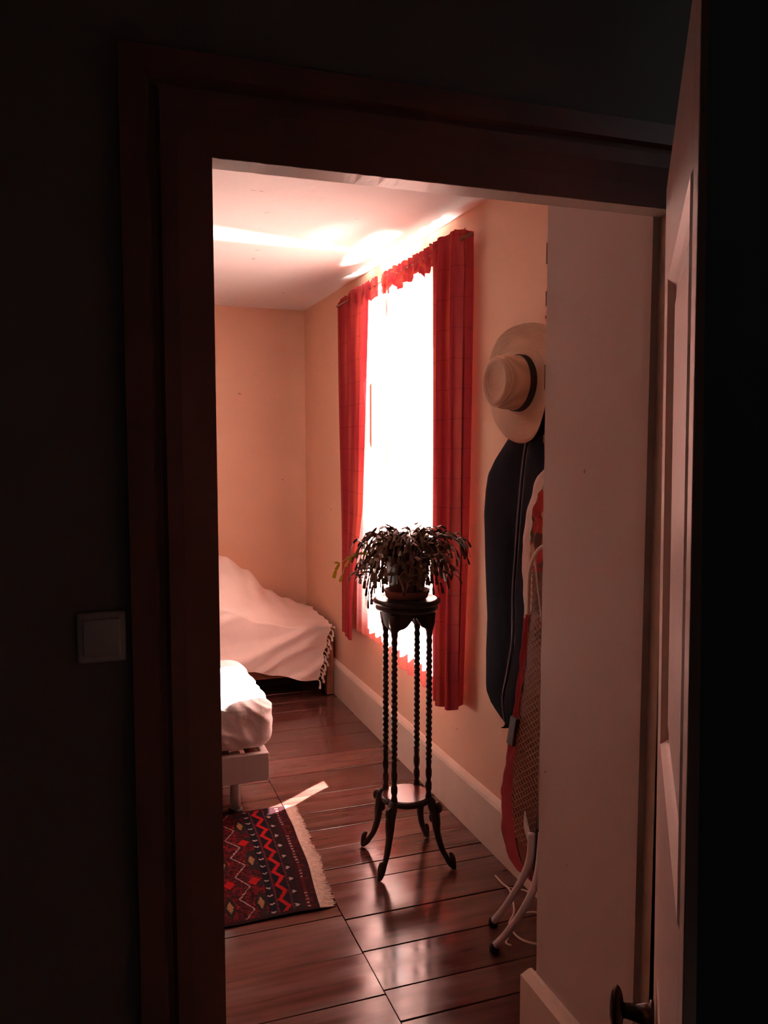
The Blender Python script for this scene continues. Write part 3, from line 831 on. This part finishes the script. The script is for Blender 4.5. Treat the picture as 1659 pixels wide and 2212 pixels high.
# potted cactus
pot = empty('potted_plant', (SX, SY, 1.0195)); tag(pot, 'trailing segmented cactus in a dark pot on the plant stand', 'plant')
bm = bmesh.new(); lathe(bm, [(.02, 0), (.070, 0), (.078, .006), (.086, .030), (.086, .034), (.080, .034), (.074, .010), (.02, .010)], 48); obj('saucer', bm, M_SAUCER, pot, smooth=True)
bm = bmesh.new(); lathe(bm, [(.02, .011), (.060, .011), (.066, .04), (.080, .135), (.085, .137), (.085, .158), (.078, .158), (.076, .140), (.02, .140)], 40); obj('pot', bm, M_POT, pot, smooth=True)
bm = bmesh.new(); lathe(bm, [(.01, .139), (.074, .139), (.050, .150), (.01, .154)], 24); obj('soil', bm, M_SOIL, pot, smooth=True)
def leaf_chain(bm, pts, w0=.0064):
    """flat toothed segments strung along the path"""
    for i in range(len(pts) - 1):
        a, b = Vector(pts[i]), Vector(pts[i+1]); d = (b - a); L_ = d.length; d.normalize()
        side = d.cross(Vector((rnd.uniform(-.6, .6), rnd.uniform(-.6, .6), 1)))
        if side.length < .1: side = d.cross(Vector((1, 0, 0)))
        side.normalize()
        if rnd.random() < .6:      # turn the pad broadside at random
            q = Matrix.Rotation(rnd.uniform(-1.2, 1.2), 3, d); side = q @ side
        nrm = d.cross(side).normalized()
        w = w0 * rnd.uniform(.75, 1.25)
        st_ = [(0, .30), (.18, .72), (.42, .95), (.62, .85), (.8, 1.08), (.93, .9), (1.0, .35)]
        th = .0012
        rows = []
        for t, k in st_:
            c = a + d * L_ * t
            rows.append([bm.verts.new(c + side * w * k), bm.verts.new(c + nrm * th), bm.verts.new(c - side * w * k), bm.verts.new(c - nrm * th)])
        for r0, r1 in zip(rows, rows[1:]):
            for j in range(4): bm.faces.new((r0[j], r0[(j+1)%4], r1[(j+1)%4], r1[j]))
        bm.faces.new(list(reversed(rows[0]))); bm.faces.new(rows[-1])
def stem(az, reach, peak, drop, m=M_PLANT, seg=.030, base_r=.03, w0=.0064, fork=True):
    ca, sa = math.cos(az), math.sin(az)
    p0 = Vector((base_r*ca, base_r*sa, .145))
    ctrl = [p0, p0 + Vector((reach*.30*ca, reach*.30*sa, (peak-.145)*.75)), Vector(((base_r+reach*.62)*ca, (base_r+reach*.62)*sa, peak)),
            Vector(((base_r+reach*.92)*ca, (base_r+reach*.92)*sa, peak - drop*.35)), Vector(((base_r+reach*1.03)*ca, (base_r+reach*1.03)*sa, peak - drop))]
    path = smoothpath(ctrl, 12); out = [path[0]]; acc = 0
    for q, w in zip(path, path[1:]):
        acc += (w - q).length
        if acc > seg * rnd.uniform(.85, 1.15): out.append(w + Vector((rnd.uniform(-.003, .003), rnd.uniform(-.003, .003), 0))); acc = 0
    bm = bmesh.new(); leaf_chain(bm, out, w0)
    if fork and len(out) > 4:
        for _ in range(rnd.choice((1, 2, 2, 3))):
            b = out[rnd.randrange(2, len(out) - 1)]; q = [b]
            dirv = Vector((ca, sa, 0)); sv = Vector((-sa, ca, 0)) * rnd.choice((-1, 1)) * rnd.uniform(.3, .9)
            for k in range(rnd.choice((2, 3, 3, 4))):
                v = (dirv * .5 * (1 - k * .2) + sv * (1 - k * .2) + Vector((0, 0, .25 - k * .5))).normalized()
                q.append(q[-1] + v * seg * .9)
            leaf_chain(bm, q, w0 * .95)
    return obj('stem', bm, m, pot)
RA = -math.atan2(SX, SY)        # towards the near side of the window
for k in range(46):
    az = 2*PI * k / 46 + rnd.uniform(-.1, .1)
    stem(az, rnd.uniform(.07, .17), rnd.uniform(.19, .275), rnd.uniform(.05, .17))
for k in range(26):
    stem(rnd.uniform(0, 2*PI), rnd.uniform(.03, .09), rnd.uniform(.22, .275), rnd.uniform(.01, .06), base_r=.02)
for k in range(22):                                         # short hanging ones in front of the pot
    az = R(-112) + rnd.uniform(-1.3, 1.3)
    stem(az, rnd.uniform(.07, .10), rnd.uniform(.16, .21), rnd.uniform(.10, .16), base_r=.03)
for _ in range(11): stem(RA + PI + rnd.uniform(-.9, .9), rnd.uniform(.09, .15), rnd.uniform(.17, .22), rnd.uniform(.15, .20))
for _ in range(6): stem(RA + rnd.uniform(-.8, .8), rnd.uniform(.10, .15), rnd.uniform(.18, .22), rnd.uniform(.13, .18))
# long arms to the right (towards the near side of the curtain) and to the left, the latter young and yellow-green
for d_ in (-.25, -.1, .05, .18, .3): stem(RA + d_, rnd.uniform(.16, .21), rnd.uniform(.215, .255), rnd.uniform(.09, .14))
for d_ in (-.2, .1, .3): stem(RA + PI + d_, rnd.uniform(.13, .17), rnd.uniform(.20, .25), rnd.uniform(.09, .16))
for d_ in (-.08, .06):
    y_ = stem(RA + PI + d_, .235 + d_ * .2, .168, .12, m=M_YOUNG, seg=.028, w0=.0075); y_['label'] = 'young yellow-green trailing stem'

# ------------------------------------------------------------------ garment bag on the wall
bag = empty('garment_bag', (1.44, 2.6, 1.1)); tag(bag, 'long navy garment bag with grey piping hanging on the wall under the hat', 'garment bag')
def bagp(name, bm, m, **k):
    o = obj(name, bm, m, bag, **k); o.matrix_parent_inverse = Matrix.Translation((-1.44, -2.6, -1.1)); return o
left = [(1.74, 2.47), (1.70, 2.56), (1.65, 2.64), (1.619, 2.70), (1.587, 2.745), (1.543, 2.808), (1.48, 2.869), (1.418, 2.886), (1.327, 2.897), (1.166, 2.886), (1.06, 2.876), (.935, 2.864), (.805, 2.870), (.643, 2.862), (.602, 2.825), (.572, 2.74), (.556, 2.66)]
zipl = [(1.74, 2.44), (1.619, 2.530), (1.515, 2.560), (1.352, 2.586), (1.203, 2.602), (1.067, 2.618), (.899, 2.616), (.771, 2.650), (.643, 2.690), (.556, 2.66)]
left_a = sorted(left); zip_a = sorted(zipl)
Z0b, Z1b = .556, 1.74
def bagL(u, v):
    z = Z0b + (Z1b - Z0b) * v; a = interp(left_a, z); b = interp(zip_a, z); y = a + (b - a) * u
    bulge = math.sin(min(1, u * 1.05) * PI) ** .6 if 0 < u < 1 else 0
    x = 1.458 - .012 - .020 * bulge * min(1, (z - Z0b) * 8 + .1) - .012 * u + .003 * ns(y * 8, z * 3)
    return (x, y, z)
bm = bmesh.new(); grid(bm, bagL, 14, 70); bagp('bag_front', bm, M_BAG, smooth=True)
def bagR(u, v):
    z = Z0b + (Z1b - Z0b) * v; b = interp(zip_a, z); e = 2 * b - interp(left_a, z) + .02; y = b + (e - b) * u
    x = 1.434 - .022 * math.sin(u * PI) ** .7 - .003 if 0 < u < 1 else (1.434 if u == 0 else 1.452)
    return (x + .003 * ns(y * 8, z * 3), y, z)
bm = bmesh.new(); grid(bm, bagR, 14, 70); bagp('bag_front', bm, M_BAG, smooth=True)
bm = bmesh.new()
ol = [(1.462, y, z) for z, y in left_a] + [(1.462, 2*interp(zip_a, z) - y + .02, z) for z, y in reversed(left_a)]
bm.faces.new([bm.verts.new(p) for p in ol]); 
ex = bmesh.ops.extrude_face_region(bm, geom=bm.faces[:]); 
for v in ex['geom']:
    if isinstance(v, bmesh.types.BMVert): v.co.x += .008
bmesh.ops.recalc_face_normals(bm, faces=bm.faces); bagp('bag_back', bm, M_BAG)
for dy, nm, rr_ in ((.010, 'piping', .0035), (-.014, 'zip', .0028)):
    bm = bmesh.new(); tube(bm, smoothpath([(1.427, interp(zip_a, z) + dy, z) for z in (.575, .66, .77, .9, 1.07, 1.2, 1.35, 1.52, 1.62, 1.70)], 4), rr_, n=8)
    bagp(nm, bm, M_PIPE, smooth=True)
bm = bmesh.new(); tube(bm, [(1.452, y, z) for z, y in left_a], .003, n=6); bagp('piping', bm, M_PIPE, smooth=True)
bm = bmesh.new(); tube(bm, smoothpath([(1.44, 2.45, 1.74), (1.44, 2.45, 1.83), (1.445, 2.47, 1.86), (1.45, 2.455, 1.885), (1.455, 2.43, 1.865)], 5), .003, n=8); bagp('hanger_hook', bm, M_STEEL, smooth=True)
# coat peg that carries hat and bag
pg = empty('coat_peg', (XW, 2.45, 1.86)); tag(pg, 'small peg in the wall hidden behind the straw hat', 'peg')
bm = bmesh.new(); tube(bm, [(0, 0, 0), (-.06, 0, .006), (-.075, 0, .02)], [.008, .006, .009], n=10); obj('peg', bm, M_STEEL, pg, smooth=True)

# ------------------------------------------------------------------ straw hat (axis pointing into the room)
hat = empty('straw_hat', (1.385, 2.505, 1.80))
tag(hat, 'wide-brimmed straw hat with black ribbon hanging over the garment bag', 'hat')
ax = Vector((-1, -.16, .03)).normalized()
hat.rotation_euler = ax.to_track_quat('Z', 'Y').to_euler()
def hatsurf(prof, name, m, brim=False, n=72):
    bm = bmesh.new(); rings = []
    for r, z in prof:
        ring = []
        for k in range(n):
            a = 2*PI*k/n; rr = r; zz = z
            if brim:
                t = max(0, (r - .085) / .105)
                zz += t * t * (.026 * math.cos(2 * a + 1.1) + .012 * math.cos(a*3 + .6))
                rr *= 1 + .03 * t * math.sin(2 * a + .4)
            ring.append(bm.verts.new((rr * math.cos(a) * 1.0, rr * math.sin(a) * 1.08, zz)))
        rings.append(ring)
    for a, b in zip(rings, rings[1:]):
        for k in range(n): bm.faces.new((a[k], a[(k+1)%n], b[(k+1)%n], b[k]))
    if not brim: bm.faces.new(rings[-1])
    return obj(name, bm, m, hat, smooth=True)
hatsurf([(.084, .010), (.092, .003), (.110, .0), (.130, 0), (.150, 0), (.170, .001), (.186, .002), (.188, .0), (.186, -.002), (.150, -.003), (.110, -.003), (.088, -.001), (.084, .004)], 'brim', M_STRAW, True)
hatsurf([(.084, .002), (.0845, .03), (.083, .07), (.080, .095), (.074, .108), (.066, .113), (.058, .112), (.050, .107), (.042, .103), (.03, .101), (.015, .100), (.002, .100)], 'crown', M_STRAW)
hatsurf([(.0870, .004), (.0885, .006), (.0875, .028), (.0850, .030), (.084, .03)], 'ribbon', M_HATBAND, True)

# ------------------------------------------------------------------ ironing board leaning on end against the wall
ib = empty('ironing_board', (1.30, 2.2, 0)); tag(ib, 'folded ironing board standing on end with its mesh underside showing', 'ironing board')
def ibp(name, bm, m, parent=ib, **k):
    o = obj(name, bm, m, parent, **k)
    if parent is ib: o.matrix_parent_inverse = Matrix.Translation((-1.30, -2.2, 0))
    return o
edgeL = [(.205, 2.31), (.215, 2.36), (.235, 2.398), (.267, 2.424), (.341, 2.440), (.418, 2.451), (.541, 2.427), (.644, 2.404), (.778, 2.378), (.907, 2.358), (1.047, 2.343), (1.119, 2.355), (1.222, 2.372), (1.344, 2.364), (1.42, 2.337), (1.495, 2.295), (1.528, 2.25), (1.548, 2.18)]
CYB = 2.165
def xpl(z): return 1.300 + (z - .2) * .030
def outline(inset=0):
    L_ = [(z, y - inset) for z, y in edgeL]
    pts = [(xpl(z), y, z) for z, y in L_]
    pts += [(xpl(z), 2*CYB - y, z) for z, y in reversed(L_)]
    return pts
# padded board body (cover faces the wall)
bm = bmesh.new(); o_ = outline(.006)
f = bm.faces.new([bm.verts.new((x + .002, y, z)) for x, y, z in o_]); ex = bmesh.ops.extrude_face_region(bm, geom=[f])
for v in ex['geom']:
    if isinstance(v, bmesh.types.BMVert): v.co.x += .022
bmesh.ops.recalc_face_normals(bm, faces=bm.faces); ibp('board', bm, M_BOARD)
# rolled edge of the cover, white above, faded red below
def rim(name, m, zlo, zhi, r, wid, xo=0.0):
    bm = bmesh.new()
    for side in (1, -1):
        zs = [zlo + (zhi - zlo) * k / 40 for k in range(41)]
        def yy(z): return CYB + side * (interp(edgeL, z) - CYB)
        def P(u, v):
            z = zlo + (zhi - zlo) * v
            w = wid(z) * (1 + .18 * ns(z * 14, side * 3)); e = yy(z)
            a = u * 1.5 * PI
            # wraps from behind, round the edge and across the underside
            if u < .5:
                t = u / .5; x = xpl(z) + .024 - .034 * t; y = e + side * .010 * math.sin(t * PI)
            else:
                t = (u - .5) / .5; x = xpl(z) - .010 + .010 * t + .004 * ns(z * 22, t * 3, side); y = e - side * w * t
            x -= .005 * ns(z * 18, u * 2, 5)
            return (x - xo, y, z)
        grid(bm, P, 12, 60)
    return ibp(name, bm, m, smooth=True)
rim('cover_edge', M_WHITECOVER, 1.035, 1.5475, .01, lambda z: sstep(((1.03, .012), (1.1, .040), (1.3, .065), (1.45, .075), (1.55, .06)), z))['label'] = 'white padding rolled over the upper edge'
rim('cover_edge', M_COVERED, .207, 1.05, .01, lambda z: sstep(((.2, .09), (.3, .075), (.55, .045), (.8, .022), (1.05, .018)), z))['label'] = 'faded red cover edge'
# crumpled patterned hem of the cover at the top
bm = bmesh.new()
def crump(u, v):
    z = 1.20 + .27 * v; hw = max(.03, interp(edgeL, z) - CYB - .05)
    y = CYB + hw * (1 - 2 * u)
    return (xpl(z) - .008 - .020 * abs(ns(y * 20, z * 14, 2)) - .010 * abs(ns(y*50, z*30)), y, z)
grid(bm, crump, 50, 50); ibp('gathered_hem', bm, M_PATTERN, smooth=True)['label'] = 'gathered red and tan patterned cloth'
# drawstring
bm = bmesh.new()
tube(bm, smoothpath([(1.30, 2.17, 1.30), (1.292, 2.22, 1.275), (1.290, 2.262, 1.215), (1.300, 2.288, 1.13), (1.303, 2.296, 1.062)], 8), [.0055]*33, n=8)
tube(bm, smoothpath([(1.292, 2.24, 1.255), (1.295, 2.225, 1.16), (1.30, 2.205, 1.06)], 8), .003, n=8)
ibp('drawstring', bm, M_WHITECOVER, smooth=True)
# frame tubes along the underside and the diamond mesh between them
for nm, pts, r_ in (('frame_rail', [(-.014, 2.200, .27), (-.014, 2.175, .7), (-.012, 2.165, 1.2)], .010), ('frame_rail', [(-.012, 2.165, .27), (-.012, 2.145, .7), (-.012, 2.14, 1.2)], .010)):
    bm = bmesh.new(); tube(bm, [(xpl(z) + dx, y, z) for dx, y, z in pts], r_, n=10); ibp(nm, bm, M_RAIL, smooth=True)
bm = bmesh.new()
def strip(bm, p, q, w):
    p = Vector(p); q = Vector(q); d = (q - p).normalized(); s = d.cross(Vector((1, 0, 0))).normalized() * w; n_ = Vector((-.0015, 0, 0))
    a = [bm.verts.new(v) for v in (p + s, p + n_, p - s, q + s, q + n_, q - s)]
    bm.faces.new((a[0], a[1], a[4], a[3])); bm.faces.new((a[1], a[2], a[5], a[4]))
DZ, DYm = .021, .030
z = .30
row = 0
while z < 1.19:
    hw = interp(edgeL, z) - CYB - .035
    k = -6
    y = CYB - .20
    while y < CYB + .21:
        off = DYm / 2 if row % 2 else 0
        y0 = y + off
        if abs(y0 - CYB) < hw - .002:
            for s in (-1, 1): strip(bm, (xpl(z) - .002, y0, z), (xpl(z + DZ/2*1.0) - .002, y0 + s * DYm / 2, z + DZ / 1.0 * .5), .0020)
        y += DYm
    z += DZ / 2; row += 1
me_ = ibp('mesh_deck', bm, M_WIRE); me_['kind'] = 'stuff'
bm = bmesh.new(); hw0 = .17
# clamp on the left edge
for z0, z1 in ((.600, .700),):
    bm = bmesh.new(); e0 = interp(edgeL, z0); e1 = interp(edgeL, z1)
    hexa(bm, [(xpl(z0)-.014, e0-.035, z0), (xpl(z0)+.026, e0-.035, z0), (xpl(z0)+.026, e0+.008, z0), (xpl(z0)-.014, e0+.008, z0),
              (xpl(z1)-.014, e1-.035, z1), (xpl(z1)+.026, e1-.035, z1), (xpl(z1)+.026, e1+.007, z1), (xpl(z1)-.014, e1+.007, z1)])
    ibp('edge_clip', bm, M_RAIL, bevel=.003)
# legs: two bent white tubes reaching the floor, hinge plate, rubber feet
for pts in ([(1.245, 2.155, .415), (1.243, 2.155, .345), (1.240, 2.190, .262), (1.236, 2.290, .115), (1.230, 2.368, .018)],
            [(1.262, 2.120, .43), (1.245, 2.115, .30), (1.215, 2.130, .205), (1.190, 2.195, .088), (1.170, 2.243, .018)]):
    bm = bmesh.new(); pp = smoothpath(pts, 6); tube(bm, pp, .0115, n=14); l = ibp('leg', bm, M_TUBE, smooth=True)
    d = (pp[-1] - pp[-2]).normalized()
    bm = bmesh.new(); c = pp[-1]
    lathe(bm, [(.013, 0), (.0155, .003), (.0155, .020), (.0125, .030)], 16, (c.x, c.y, .001)); obj('rubber_foot', bm, M_BLACK, l, smooth=True).matrix_parent_inverse = Matrix.Translation((-1.30, -2.2, 0)) @ Matrix.Translation((1.30, 2.2, 0))
bm = bmesh.new()
hexa(bm, [(1.262, 2.235, .400), (1.268, 2.235, .400), (1.252, 2.150, .335), (1.246, 2.150, .335), (1.262, 2.232, .452), (1.268, 2.232, .452), (1.252, 2.142, .365), (1.246, 2.142, .365)])
ibp('hinge_plate', bm, M_TUBE, bevel=.003)
bm = bmesh.new()
tube(bm, [(1.255, 2.10, .32), (1.285, 2.10, .60), (1.300, 2.105, .95)], .010, n=12); ibp('leg_strut', bm, M_TUBE, smooth=True)

# loose cream cable on the floor
cb = empty('cable', (1.33, 2.35, 0)); tag(cb, 'thin cream cable lying in loops on the floor behind the ironing board legs', 'cable')
def cbl(pts, r=.0035):
    bm = bmesh.new(); tube(bm, smoothpath(pts, 8), r, n=8); o = obj('cord', bm, M_CABLE, cb, smooth=True); o.matrix_parent_inverse = Matrix.Translation((-1.33, -2.35, 0))
z = .006
cbl([(1.382, 2.649, z), (1.381, 2.591, z), (1.385, 2.546, z), (1.361, 2.474, z), (1.33, 2.41, z), (1.282, 2.354, z), (1.272, 2.301, z), (1.281, 2.258, z), (1.317, 2.222, z), (1.37, 2.19, z)])
cbl([(1.385, 2.546, z+.006), (1.424, 2.532, z), (1.44, 2.51, z), (1.435, 2.48, z)])
cbl([(1.29, 2.33, z+.006), (1.314, 2.365, z), (1.36, 2.392, z), (1.40, 2.385, z), (1.43, 2.34, z)])
cbl([(1.262, 2.33, z+.005), (1.245, 2.29, z), (1.23, 2.275, z), (1.222, 2.262, z), (1.232, 2.247, z)], .0025)
